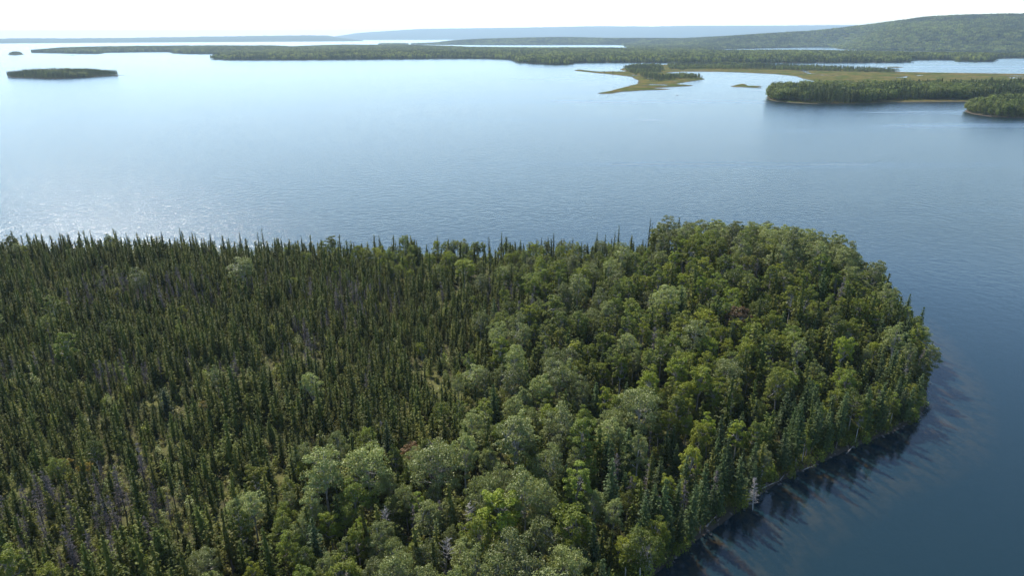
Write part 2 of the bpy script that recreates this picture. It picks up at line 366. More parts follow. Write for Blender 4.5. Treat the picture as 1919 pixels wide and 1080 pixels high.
def h_north(v, d):
    R = np.hypot(v[:, 0], v[:, 1]); c = az_px(v)
    rn = R_N(c); f0 = np.interp(c, (1150, 1450), (4500.0, 2500.0))
    top = CAM_Z + np.interp(c, SKY_N[:, 0], _zray) * rn - 9.0
    u = np.clip((R - f0) / (rn - f0), 0, 1); w = np.clip((R - rn - 100) / 1400, 0, 1)
    t = u * u * (3 - 2 * u) * (1 - 0.75 * w * w * (3 - 2 * w))
    t *= 0.82 + 0.36 * fbm(v[:, 0] * .0022, v[:, 1] * .0022)
    return 0.5 + np.clip(top, 3, 400) * np.clip(t, 0, 1.0) * sstep(0, 260, d)
o, north_poly = land('wooded_hills', NORTH, h_north, M_hill, 60, 110, 6, 8)

def bar(name, pts, mat, h=0.35):
    o, p = land(name, np.array([at(*q) for q in pts]), lambda v, d: 0.1 + h * sstep(0, 3, d), mat, 5, 6, 0.8, len(name))
    return p
tuft_poly = bar('marsh_islet', [(1363, 161.5), (1385, 163.2), (1410, 164), (1440, 166), (1420, 163), (1437, 160.5), (1405, 161), (1400, 157), (1388, 156.5)], M_marsh, 0.6)
bar('mud_bar', [(1247, 176.8), (1262, 178.2), (1282, 179.8), (1268, 177.2)], M_wood)
bar('channel_bar', [(1650, 124.6), (1672, 126.3), (1697, 126.5), (1690, 124.6)], M_marsh)
bar('sand_bar', [(127, 103.3), (142, 103.7), (141, 103.0)], M_marsh)

def ridge(name, sky, base, back, seed):
    """a distant range: front foot, rising face, crest, back"""
    sky = np.array(sky, float); cols = np.linspace(sky[0, 0], sky[-1, 0], 150)
    ysk = np.interp(cols, sky[:, 0], sky[:, 1])
    rows = [0, .12, .3, .5, .7, .85, 1.0, 1.4]
    V = []
    for ri, t in enumerate(rows):
        for c, y in zip(cols, ysk):
            d = ray(c, y); hh = math.hypot(d[0], d[1]); R1 = back; R = base + (back - base) * t
            top = CAM_Z + d[2] / hh * R1
            prof = [-.02, .22, .45, .66, .82, .93, 1.0, 0.0][ri]
            nz = float(fbm(np.array([c * .03 + seed]), np.array([t * 5.0]))[0]) - .5
            nf = float(fbm(np.array([c * .21 + seed]), np.array([t * 9.0]))[0]) - .5
            z = max(top, 12) * min(1, (c - cols[0]) / (.07 * (cols[-1] - cols[0])) + .02, (cols[-1] - c) / (.07 * (cols[-1] - cols[0])) + .02) * (prof + (nz * .25 if 0 < ri < 6 else 0)) + (nf * 14 if 0 < ri < 7 else 0)
            V.append((d[0] / hh * R, d[1] / hh * R, max(z, -1.0) if ri < 7 else -1.0))
    nC = len(cols); ii = np.arange(len(V)).reshape(len(rows), nC)
    F = np.stack((ii[:-1, :-1], ii[:-1, 1:], ii[1:, 1:], ii[1:, :-1]), -1).reshape(-1, 4)
    return obj(name, mesh_np(name, np.array(V), [F], [M_hill], smooth=True), kind='structure')
ridge('far_hills', [(560, 67.5), (640, 63.5), (680, 60.5), (740, 56.5), (790, 53.5), (860, 52.5), (960, 51.5), (1060, 49.5), (1120, 48.5), (1220, 49.3), (1290, 47.5), (1400, 47.5), (1470, 47.2), (1560, 46.2), (1800, 47), (2100, 50)], 15000, 18000, 2)
ridge('far_coast', [(-300, 72.5), (-100, 71.5), (0, 71.6), (60, 71), (130, 71.2), (200, 70.6), (320, 69), (420, 67.6), (520, 66.2), (600, 65.5), (640, 67), (680, 69)], 10500, 13000, 7)

# ------------------------------------------------------------------ tree shapes
def unit(v): return v / np.maximum(np.linalg.norm(v, axis=-1, keepdims=True), 1e-9)
def leaves(C, N, T, ln, wd, g):
    """diamond leaves at C facing N with long axis near T"""
    N = unit(N); T = unit(T - (T * N).sum(1, keepdims=True) * N); B = np.cross(N, T)
    ln = ln[:, None] * .5; wd = wd[:, None] * .5
    V = np.stack((C - T * ln, C + B * wd, C + T * ln, C - B * wd), 1).reshape(-1, 3)
    F = np.arange(len(V)).reshape(-1, 4)
    return V, F, np.repeat(g.random(len(C)), 4)
def tube(pts, rad, k=5):
    pts = np.asarray(pts, float); V = []; F = []
    for i, p in enumerate(pts):
        d = unit(pts[min(i + 1, len(pts) - 1)] - pts[max(i - 1, 0)])
        a = unit(np.cross(d, (0.31, 0.95, 0.05))); b = np.cross(d, a)
        th = np.arange(k) * 2 * math.pi / k
        V.append(p + rad[i] * (np.cos(th)[:, None] * a + np.sin(th)[:, None] * b))
    for i in range(len(pts) - 1):
        for j in range(k): F.append((i * k + j, i * k + (j + 1) % k, (i + 1) * k + (j + 1) % k, (i + 1) * k + j))
    return np.concatenate(V), np.array(F)
def join(parts):
    V = []; F = []; o = 0
    for v, f in parts: V.append(v); F.append(f + o); o += len(v)
    return np.concatenate(V), np.concatenate(F)

class Tree:      # trunk and crown shapes of one specimen
    pass
def tree_of(tv, cv, ct, mt, mc, name):
    t = Tree(); t.h = cv[0][:, 2].max()
    t.trunk = mesh_np(name + '_trunk', tv[0], [tv[1]], [mt], smooth=True)
    t.crown = mesh_np(name + '_crown', cv[0], [cv[1]], [mc], tint=ct)
    V = np.concatenate((tv[0], cv[0])); F = np.concatenate((tv[1], cv[1] + len(tv[0])))
    t.whole = mesh_np(name, V, [F], [mt, mc], fmat=np.concatenate((np.zeros(len(tv[1])), np.ones(len(cv[1])))), tint=np.concatenate((np.zeros(len(tv[0])), ct)))
    return t

def conifer(seed, h, base, rmax, wh, per, mc, club=0.0, ragged=0.25, spr=(0.26, 0.16), droop=0.25, power=0.8, name='spruce'):
    g = np.random.default_rng(seed)
    lean = g.normal(0, .012, 2)
    ax = lambda z: np.array([lean[0] * z, lean[1] * z, z])
    zz = np.linspace(-0.4, h, 7)
    tv = tube([ax(z) for z in zz], [max(0.012 * h * (1 - max(z, 0) / h) ** .8, 0.012) for z in zz])
    C = []; N = []; T = []; L = []; W = []
    for z in np.linspace(base * h, h * 0.985, wh):
        t = (z - base * h) / (h * (1 - base)); z = z + g.normal(0, .06)
        prof = (1 - t) ** power * min(1, .45 + t * 3.0) + 0.06
        if club: prof = max(prof, club * math.exp(-((t - .86) / .1) ** 2))
        n = max(2, int(round(per * (0.6 + 0.5 * prof))))
        for k in range(n):
            a = g.uniform(0, 2 * math.pi); ll = rmax * prof * g.uniform(1 - ragged * 1.6, 1 + ragged * .6)
            if g.random() < ragged * .45: continue
            d = np.array([math.cos(a), math.sin(a), 0]); m = max(2, int(ll / 0.13))
            dr = droop * g.uniform(.4, 1.5) * (1 - 0.9 * t)
            for s in np.linspace(.25, 1.0, m):
                q = ax(z) + d * ll * s + np.array([0, 0, -dr * ll * s + 0.25 * ll * s * s]) + g.normal(0, .035, 3)
                C.append(q); T.append(d * 1.0 + np.array([0, 0, -dr + .3 * s]) + g.normal(0, .45, 3)); N.append(np.array([d[0] * .35, d[1] * .35, .8]) + g.normal(0, .5, 3))
                L.append(spr[0] * g.uniform(.7, 1.35)); W.append(spr[1] * g.uniform(.7, 1.3))
    for s in np.linspace(0, 1, 6):
        C.append(ax(h * (0.96 + .045 * s))); T.append(np.array([0, 0, 1.0]) + g.normal(0, .2, 3)); N.append(g.normal(0, 1, 3)); L.append(.3); W.append(.1)
    V, F, ti = leaves(np.array(C), np.array(N), np.array(T), np.array(L), np.array(W), g)
    # opaque inner core, added to block light through the crown
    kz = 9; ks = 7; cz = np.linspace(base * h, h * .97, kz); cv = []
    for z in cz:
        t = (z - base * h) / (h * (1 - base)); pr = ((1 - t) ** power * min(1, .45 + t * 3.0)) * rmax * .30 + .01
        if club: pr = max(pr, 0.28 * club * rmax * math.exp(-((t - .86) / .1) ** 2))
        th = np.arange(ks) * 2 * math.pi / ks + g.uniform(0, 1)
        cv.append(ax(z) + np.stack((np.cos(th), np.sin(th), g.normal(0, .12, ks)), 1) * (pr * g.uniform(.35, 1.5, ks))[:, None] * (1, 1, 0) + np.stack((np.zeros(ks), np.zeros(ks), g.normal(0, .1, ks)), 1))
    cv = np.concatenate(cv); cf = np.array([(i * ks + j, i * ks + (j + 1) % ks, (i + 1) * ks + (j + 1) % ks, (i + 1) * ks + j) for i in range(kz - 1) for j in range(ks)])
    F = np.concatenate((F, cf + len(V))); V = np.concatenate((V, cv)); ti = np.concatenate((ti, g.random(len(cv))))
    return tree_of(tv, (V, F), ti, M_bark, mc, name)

def broadleaf(seed, h, R, mc, mt, clusters=56, per=74, leaf=(0.30, 0.21), trunk=.42, name='birch', up=.5, loose=0.0):
    g = np.random.default_rng(seed)
    zc = h * (0.62 + .04 * trunk); rz = h - zc
    tips = []
    tries = 0
    while len(tips) < clusters and tries < 6000:
        tries += 1
        d = unit(g.normal(0, 1, 3)); 
        if d[2] < -.55: continue
        r = g.uniform(.42, 1.0) ** .55 * (1 + .16 * math.sin(3 * math.atan2(d[1], d[0]) + seed) + .1 * g.normal())
        p = np.array([d[0] * R * r, d[1] * R * r, zc + d[2] * rz * r * (1 if d[2] > 0 else .95)])
        if all(np.linalg.norm((p - q) * (1, 1, 1.25)) > R * (.20 + .06 * g.random()) for q in tips): tips.append(p)
    tips = np.array(tips)
    bend = g.normal(0, .25, 2)
    ax = lambda z: np.array([bend[0] * (z / h) ** 2, bend[1] * (z / h) ** 2, z])
    r0 = .013 * h + .03
    parts = [tube([ax(z) for z in np.linspace(-.5, h * .8, 7)], np.linspace(r0 * 1.15, r0 * .22, 7), 6)]
    nl = 8; main = g.choice(len(tips), min(nl, len(tips)), replace=False); mids = []
    for i in main:
        z0 = g.uniform(trunk * h * .75, h * .62); s = ax(z0); e = tips[i]
        m = s * .5 + e * .5 + np.array([0, 0, -.05 * h * g.uniform(-.5, 1)]) + g.normal(0, .15, 3)
        parts.append(tube([s, m, e], [r0 * .5, r0 * .33, .025], 4)); mids.append(m)
    mids = np.array(mids)
    for i, e in enumerate(tips):
        if i in main: continue
        m = mids[np.argmin(np.linalg.norm(mids - e, axis=1))]
        parts.append(tube([m, (m + e) / 2 + g.normal(0, .12, 3), e], [r0 * .22, r0 * .14, .015], 3))
    # tubes differ in face count only; all quads
    tv = join(parts)
    C = []; N = []
    for e in tips:
        rc = R * g.uniform(.20, .34) * (1 + loose); k = int(per * g.uniform(.7, 1.3))
        d = unit(g.normal(0, 1, (k, 3))); d[:, 2] = np.where(d[:, 2] < -.2, -d[:, 2] * .6, d[:, 2])
        rr = rc * g.uniform(.35, 1.05, (k, 1)) ** .6
        C.append(e + d * rr * (1, 1, .72)); N.append(unit(d) * .55 + np.array([0, 0, up]) + g.normal(0, .5, (k, 3)))
    C = np.concatenate(C); N = np.concatenate(N); n = len(C)
    V, F, ti = leaves(C, N, g.normal(0, 1, (n, 3)), leaf[0] * g.uniform(.65, 1.3, n), leaf[1] * g.uniform(.65, 1.3, n), g)
    return tree_of(tv, (V, F), ti, mt, mc, name)

def snag(seed, h, mc, mt, nb=60, rl=.9, name='dead_tree', fork=False):
    g = np.random.default_rng(seed); lean = g.normal(0, .03, 2)
    ax = lambda z: np.array([lean[0] * z, lean[1] * z, z])
    zz = np.linspace(-.4, h, 6); r0 = .011 * h + .02
    parts = [tube([ax(z) for z in zz], [r0 * (1 - .88 * max(z, 0) / h) for z in zz])]
    C = []; T = []; L = []; tw = []
    for i in range(nb):
        t = g.uniform(.22, .98); a = g.uniform(0, 2 * math.pi); ll = rl * (1.05 - t) ** .6 * g.uniform(.4, 1.2)
        d = np.array([math.cos(a), math.sin(a), g.uniform(-.15, .5) + (.5 if fork else 0)]); s = ax(t * h)
        e = s + d * ll; m = (s + e) / 2 + g.normal(0, .05 * ll, 3)
        tw.append(tube([s, m, e], [.022 + .012 * rl, .016 + .006 * rl, .008], 3))
        for q in np.linspace(.35, 1, 4):
            for _ in range(2):
                C.append(s + d * ll * q + g.normal(0, .05, 3)); T.append(d + g.normal(0, .6, 3)); L.append(.38 * ll * g.uniform(.5, 1.2) + .08)
    n = len(C)
    V, F, ti = leaves(np.array(C), g.normal(0, 1, (n, 3)), np.array(T), np.array(L), np.full(n, .035), g)
    v2, f2 = join(tw); 
    return tree_of(join(parts), (np.concatenate((V, v2)), np.concatenate((F, f2 + len(V)))), np.concatenate((ti, np.full(len(v2), .5))), mt, mc, name)

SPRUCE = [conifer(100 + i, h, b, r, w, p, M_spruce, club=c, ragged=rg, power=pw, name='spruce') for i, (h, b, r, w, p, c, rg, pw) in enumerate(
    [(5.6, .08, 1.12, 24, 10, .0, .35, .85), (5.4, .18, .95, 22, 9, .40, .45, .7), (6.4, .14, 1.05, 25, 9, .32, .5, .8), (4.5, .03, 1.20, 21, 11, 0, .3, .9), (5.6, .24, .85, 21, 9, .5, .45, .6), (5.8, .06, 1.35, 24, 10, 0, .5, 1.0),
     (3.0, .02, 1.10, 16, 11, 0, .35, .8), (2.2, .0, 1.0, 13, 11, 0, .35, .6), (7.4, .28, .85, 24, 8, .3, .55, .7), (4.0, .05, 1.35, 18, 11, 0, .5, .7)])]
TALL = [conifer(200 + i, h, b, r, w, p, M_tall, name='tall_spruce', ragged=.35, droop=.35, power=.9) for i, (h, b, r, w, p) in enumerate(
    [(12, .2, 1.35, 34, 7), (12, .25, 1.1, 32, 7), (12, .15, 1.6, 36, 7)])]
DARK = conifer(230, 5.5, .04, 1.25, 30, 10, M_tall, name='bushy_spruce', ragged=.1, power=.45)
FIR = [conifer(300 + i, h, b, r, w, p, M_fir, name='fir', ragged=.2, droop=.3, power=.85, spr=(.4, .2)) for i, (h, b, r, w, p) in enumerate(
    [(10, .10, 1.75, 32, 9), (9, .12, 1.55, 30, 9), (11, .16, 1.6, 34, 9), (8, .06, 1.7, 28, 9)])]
BIRCH = [broadleaf(400 + i, h, R, M_birch, M_pale, name='birch', clusters=c, per=92, leaf=(.24, .17)) for i, (h, R, c) in enumerate([(10, 2.1, 54), (9.4, 2.3, 58), (10.6, 1.8, 50), (8.8, 2.2, 54), (9.8, 1.7, 46)])]
ASPEN = [broadleaf(500 + i, h, R, M_aspen, M_pale, name='aspen', clusters=c, per=92, leaf=(.22, .18), loose=.08, up=.35) for i, (h, R, c) in enumerate([(10.8, 2.7, 64), (10.2, 2.9, 66), (11.4, 2.4, 60), (10, 2.4, 60), (10.6, 2.1, 50)])]
MAPLE = [broadleaf(600 + i, h, R, M_maple, M_pale, name='maple', clusters=c, per=92, leaf=(.24, .18)) for i, (h, R, c) in enumerate([(10, 2.5, 60), (10.8, 2.2, 58), (9.4, 2.7, 62), (10.4, 2.0, 52), (9.8, 1.8, 48)])]
RUST = broadleaf(700, 8.5, 2.3, M_rust, M_pale, name='rust_tree', clusters=46)
GOLD = broadleaf(701, 3.0, 1.1, M_gold, M_pale, name='golden_shrub', clusters=22, per=50, leaf=(.2, .15), trunk=.1)
DEADS = [snag(800 + i, h, M_twig, M_bark, nb, rl) for i, (h, nb, rl) in enumerate([(6.0, 80, .75), (5.4, 70, .65), (6.6, 90, .8)])]
SILVER = [snag(820 + i, h, M_silver, M_grey, nb, rl, fork=f) for i, (h, nb, rl, f) in enumerate([(6.5, 90, 1.1, False), (8.0, 40, 1.9, True), (5.5, 80, 1.0, False)])]

# ------------------------------------------------------------------ planting
THINGS = []                                   # (root, kind, pos, scale, crown height)
def plant(kind, name, cat, T, xy, s, rz, sxy=1.0, lean=0.0, z=None, **kw):
    zz = float(near_h(np.array([xy]))[0]) - .05 if z is None else z
    e = bpy.data.objects.new(name, None); e.empty_display_size = .5; COL.objects.link(e)
    e.location = (xy[0], xy[1], zz); e.rotation_euler = (lean * math.cos(rz * 3), lean * math.sin(rz * 3), rz); e.scale = (s * sxy, s * sxy, s)
    t = obj('trunk', T.trunk, e); c = obj('crown', T.crown, e)
    e['category'] = cat
    THINGS.append(dict(o=e, kind=kind, xy=np.array(xy), z=zz, h=T.h * s, **kw))
    return e

def scatter(name, P, rot, scl, idx, protos, label, cat):
    """one mass of growth nobody could count"""
    me = bpy.data.meshes.new(name); me.vertices.add(len(P)); me.vertices.foreach_set('co', np.asarray(P, np.float32).ravel())
    for nm, ty, dat in (('rot', 'FLOAT', rot), ('scl', 'FLOAT', scl), ('idx', 'INT', idx)):
        a = me.attributes.new(nm, ty, 'POINT'); a.data.foreach_set('value', np.asarray(dat, np.float32 if ty == 'FLOAT' else np.int32))
    o = obj(name, me, kind='stuff'); o['label'] = label; o['category'] = cat
    col = bpy.data.collections.new(name + '_shapes')
    for i, p in enumerate(protos): col.objects.link(bpy.data.objects.new('%s_shape_%02d' % (name, i), p))
    ng = bpy.data.node_groups.new(name, 'GeometryNodeTree'); n = ng.nodes; l = ng.links
    ng.interface.new_socket('Geometry', in_out='INPUT', socket_type='NodeSocketGeometry'); ng.interface.new_socket('Geometry', in_out='OUTPUT', socket_type='NodeSocketGeometry')
    gi = n.new('NodeGroupInput'); go = n.new('NodeGroupOutput'); ip = n.new('GeometryNodeInstanceOnPoints'); ci = n.new('GeometryNodeCollectionInfo')
    ci.inputs['Collection'].default_value = col; ci.inputs['Separate Children'].default_value = True; ci.inputs['Reset Children'].default_value = True
    ip.inputs['Pick Instance'].default_value = True
    def attr(nm, ty):
        a = n.new('GeometryNodeInputNamedAttribute'); a.data_type = ty; a.inputs['Name'].default_value = nm; return a.outputs['Attribute']
    cx = n.new('ShaderNodeCombineXYZ'); l.new(attr('rot', 'FLOAT'), cx.inputs[2])
    l.new(gi.outputs[0], ip.inputs['Points']); l.new(ci.outputs[0], ip.inputs['Instance']); l.new(attr('idx', 'INT'), ip.inputs['Instance Index'])
    l.new(cx.outputs[0], ip.inputs['Rotation']); l.new(attr('scl', 'FLOAT'), ip.inputs['Scale']); l.new(ip.outputs[0], go.inputs[0])
    md = o.modifiers.new('grow', 'NODES'); md.node_group = ng
    return o

def in_view(P, z, m=60):
    p = px(np.column_stack((P, np.full(len(P), z)))); return (p[:, 0] > -m) & (p[:, 0] < 1919 + m) & (p[:, 1] < 1080 + 2.0 * m) & (P[:, 1] > 20)

# broadleaf wood: everything to the right of this line across the canopy
wood_px = [(440, 1200), (490, 1090), (545, 970), (640, 870), (760, 815), (870, 745), (905, 680), (935, 620), (965, 560), (930, 520), (860, 512), (760, 502), (660, 490), (610, 470), (600, 430)]
wood_poly = np.array([at(x, y, 6.0) for x, y in wood_px] + [(-75, 225), (220, 225), (220, 0), (0, 0)])
class Crowns(list):                            # (x, y, r) of everything planted, hashed by 5 m cells
    cells = {}
    def append(self, t):
        list.append(self, t); self.cells.setdefault((int(t[0] // 5), int(t[1] // 5)), []).append(t)
crowns = Crowns()
def fits(x, y, r, k=.72):
    i, j = int(x // 5), int(y // 5)
    for u in (i - 1, i, i + 1):
        for v in (j - 1, j, j + 1):
            for (a, b, c) in crowns.cells.get((u, v), ()):
                if (a - x) ** 2 + (b - y) ** 2 < (k * (r + c)) ** 2: return False
    return True
KINDS = {'birch': (BIRCH, 'birch_tree'), 'aspen': (ASPEN, 'aspen_tree'), 'maple': (MAPLE, 'maple_tree')}
def put_broad(kind, xy, s, sxy=1.0, i=None, **kw):
    T = KINDS[kind][0][i if i is not None else rng.integers(len(KINDS[kind][0]))]
    R = {'birch': 2.0, 'aspen': 2.5, 'maple': 2.25}[kind] * s * sxy
    crowns.append((xy[0], xy[1], R))
    return plant(kind, KINDS[kind][1], 'tree', T, xy, s, rng.uniform(0, 6.28), sxy, rng.normal(0, .03), **kw)

# trees one can pick out in the photograph: crown centre pixel, kind, size, spread
NOTED = [
    ((455, 503), 'aspen', .95, 1.15, 'broad pale yellow-green tree spreading above the dark spruces below the far treeline'),
    ((262, 530), 'aspen', .78, .9, 'small pale feathery tree alone among dark spruces left of the broad pale tree'),
    ((100, 578), 'maple', .82, .9, 'dull green rounded tree alone among spruces near the left edge of the wood'),
    ((120, 660), 'maple', .85, 1.0, 'grey-green bushy tree among spruces below the dull green rounded one'),
    ((585, 725), 'aspen', .82, .85, 'small grey-green rounded tree alone in the middle of the spruce stand'),
    ((405, 712), 'aspen', .68, .8, 'low pale leafy sapling left of the small grey-green rounded tree'),
    ((20, 1068), 'maple', .72, 1.0, 'fresh green tree filling the bottom left corner'),
    ((92, 1085), 'birch', .6, 1.0, 'yellow-green birch beside the fresh green tree in the bottom left corner'),
    ((640, 1075), 'birch', .8, 1.1, 'wide yellow-green birch cut by the bottom edge below the pale aspens'),
    ((940, 665), 'birch', .85, 1.0, 'yellow-green birch leaning over the edge of the spruce stand'),
    ((1035, 590), 'birch', .95, 1.25, 'broad flat-topped yellow-green birch standing above its neighbours in the middle of the wood'),
    ((1245, 580), 'aspen', .95, 1.1, 'large silvery aspen right of the flat-topped yellow-green birch'),
    ((1300, 650), 'aspen', .9, 1.1, 'wide silvery aspen below the large silvery one in the middle of the wood'),
    ((1045, 718), 'aspen', .9, 1.05, 'dense rounded silvery aspen at the inner edge of the wood'),
    ((1440, 520), 'aspen', .8, 1.2, 'grey-green dome-shaped aspen near the tip of the point'),
    ((1130, 560), 'maple', .8, 1.0, 'olive green maple between the flat birch and the far shore'),
    ((610, 900), 'aspen', .95, 1.0, 'silvery aspen at the corner of the wood nearest the spruce stand'),
    ((690, 880), 'aspen', .95, 1.0, 'silvery aspen touching the right side of the corner aspen'),
    ((820, 875), 'aspen', 1.0, 1.0, 'tall silvery aspen with bare grey limbs showing under its crown'),
    ((965, 830), 'aspen', 1.08, 1.1, 'tallest silvery aspen with a thick bare trunk and two forked limbs'),
    ((1200, 770), 'aspen', 1.0, 1.0, 'silvery aspen above the shaded gap in the middle of the wood'),
    ((930, 752), 'birch', .75, .9, 'bright round yellow-green birch beside dark spruces'),
    ((1025, 765), 'birch', .72, .9, 'bright round yellow-green birch beside the dense rounded silvery aspen'),
    ((940, 965), 'birch', 1.0, 1.1, 'big yellow-green birch in the middle of the bottom edge'),
    ((1070, 985), 'birch', .98, 1.1, 'bright yellow-green birch right of the big birch by the bottom edge'),
    ((690, 835), 'birch', .68, 1.0, 'small golden-green birch at the border of spruces and aspens'),
    ((1291, 420), 'maple', .8, .75, 'small round tree standing clear on the skyline of the far shore'),
    ((1345, 422), 'maple', 1.08, 1.15, 'widest flat-topped tree on the skyline of the point'),
    ((1440, 425), 'maple', 1.0, .85, 'upright tree on the skyline right of the widest flat-topped tree'),
    ((1478, 430), 'maple', 1.0, .9, 'upright tree on the skyline near the end of the point'),
    ((1535, 445), 'maple', .9, 1.0, 'rounded tree at the end of the point above open water'),
    ((1575, 460), 'aspen', .85, .9, 'loose pale tree at the outer end of the point'),
    ((620, 452), 'birch', .7, 1.0, 'yellow-green birch at the far treeline left of the tall spruces'),
    ((205, 450), 'maple', .66, 1.1, 'dull green tree at the far treeline in front of the sun glitter'),
    ((20, 450), 'maple', .66, 1.0, 'dull green tree at the left end of the far treeline'),
    ((755, 452), 'maple', .75, .8, 'round dark green tree at the far treeline between two tall spruces'),
    ((870, 505), 'birch', .8, 1.2, 'sunlit yellow-green birch over the mossy clearing below the far treeline'),
    ((690, 490), 'birch', .68, 1.0, 'yellow-green birch just below the far treeline left of the clearing'),
]
for (p, k, s, sp, lab) in NOTED:
    H = {'birch': 9.6, 'aspen': 10.7, 'maple': 10.2}[k] * s
    xy = at(p[0], p[1], 1.2 + H * .68)
    put_broad(k, xy, s, sp, label=lab)
xy = at(1385, 600, 8.0); crowns.append((*xy, 2.2)); plant('rust', 'rusty_tree', 'tree', RUST, xy, .95, 1.0, label='rusty brown-tinged tree among green crowns in the middle of the point')
xy = at(770, 832, 6.5); crowns.append((*xy, 1.4)); plant('rust', 'rusty_tree', 'tree', RUST, xy, .62, 2.0, label='small rust-brown tree between silvery aspens at the edge of the spruces')
for (p, lab) in [((120, 882), 'small golden shrub in the spruce stand near the left edge, left one of two'), ((163, 888), 'small golden shrub in the spruce stand near the left edge, right one of two'),
                 ((385, 772), 'golden shrub beside the dark oval spruce'), ((1072, 1066), 'golden shrub under the bright birch at the bottom edge')]:
    xy = at(*p, 2.0); crowns.append((*xy, .9)); plant('gold', 'golden_shrub', 'shrub', GOLD, xy, .9, rng.uniform(0, 6), label=lab)
xy = at(312, 765, 3.5); crowns.append((*xy, 1.2)); plant('dark', 'bushy_spruce', 'spruce', DARK, xy, 1.0, 0.3, label='dark oval bushy spruce standing alone in a mossy gap of the stand')
xy = at(1188, 485, 3.0); crowns.append((*xy, 1.0))

# tall spruces along the far treeline: column and top
TOPS = [(1157, 417), (1150, 430), (1117, 424), (1133, 434), (1213, 404), (1220, 410), (1073, 437), (1037, 431), (1027, 433), (1015, 440), (983, 457), (966, 443), (940, 429), (917, 439), (820, 432),
        (713, 434), (743, 448), (568, 434), (497, 424), (488, 432), (345, 420), (372, 433), (178, 428), (133, 430), (245, 432), (283, 434), (398, 430), (422, 436), (640, 448), (665, 445), (847, 452), (1180, 440), (1100, 445), (60, 436), (310, 430), (530, 438), (455, 430), (1275, 415)]
for i, (x, yt) in enumerate(TOPS):
    yb = 479 + 5 * math.sin(i * 2.1)
    xy = at(x, yb, 1.0); w = math.hypot(*xy)
    lo, hi = 2.0, 20.0
    for _ in range(24):
        m = (lo + hi) / 2
        if px((xy[0], xy[1], 1.0 + m))[0, 1] > yt: lo = m
        else: hi = m
    T = TALL[i % 3]; s = lo / T.h
    crowns.append((*xy, .5)); plant('tall', 'spruce_tree', 'spruce', T, xy, s, rng.uniform(0, 6), max(.75, .92 / s * .8))

# silver snags the photograph shows
for (p, k, s, lab) in [((1418, 905), 0, .85, 'silvery bare dead tree leaning at the water edge of the near shore'), ((1213, 1030), 2, .9, 'silvery dead tree near the bottom of the shore'),
                       ((1235, 950), 2, .95, 'pale dead tree with hanging twigs in shade above the shore'), ((1253, 992), 2, .65, 'small whitish snag beside the silvery dead tree at the bottom shore'),
                       ((1612, 518), 1, .8, 'white forked dead tree among dark crowns near the tip of the point'), ((712, 818), 0, .85, 'whitish snag standing at the edge of the spruce stand'),
                       ((1268, 735), 1, .9, 'grey bare forked tree in the middle of the wood'), ((875, 975), 1, .9, 'bare grey branching tree between crowns near the bottom edge'),
                       ((720, 985), 1, .85, 'bare grey branching tree under the silvery aspens near the bottom'), ((830, 1048), 1, .95, 'bleached branching dead tree at the bottom edge'),
                       ((1500, 610), 1, .8, 'grey leafless tree amid the crowns of the point'), ((1690, 700), 1, .7, 'pale leaning dead stem on the outer shore'),
                       ((1150, 650), 0, .95, 'dead grey conifer in the middle of the wood'), ((1640, 545), 0, .9, 'thin dead conifer on the outer shore of the point')]:
    T = SILVER[k]; xy = at(*p, 1.2 + T.h * s * .6)
    crowns.append((*xy, .5)); plant('silver', 'dead_tree', 'dead tree', T, xy, s, rng.uniform(0, 6), 1.0, .08, label=lab)

# conifers and leafy trees standing right at the water of the near and outer shore
edge = resample(np.array([at(*p) for p in shore_px[:20]]), 2.0)[:-40]
for q in edge:
    if q[1] < 40 or q[1] > 172 or q[0] < 0: continue
    for _ in range(6):
        x, y = q + rng.normal(0, 1.5, 2); dd = float(near_sd(np.array([[x, y]]))[0])
        if not .25 < dd < 4.5: continue
        u = rng.random(); s = rng.uniform(.6, 1.0)
        if u < (.68 if y < 110 else .35):
            if sum(t['kind'] == 'fir' for t in THINGS) < 240 and fits(x, y, .85 * s, .6): crowns.append((x, y, .95 * s)); plant('fir', 'fir_tree', 'fir', FIR[rng.integers(4)], (x, y), s * rng.uniform(.7, 1.05), rng.uniform(0, 6.28), rng.uniform(.8, 1.05), .06)
        else:
            k = ('birch', 'maple', 'maple', 'aspen')[rng.integers(4)]; s *= .82
            if fits(x, y, 2.2 * s, .55): put_broad(k, (x, y), s, rng.uniform(.8, 1.0))
n_belt = len(THINGS)

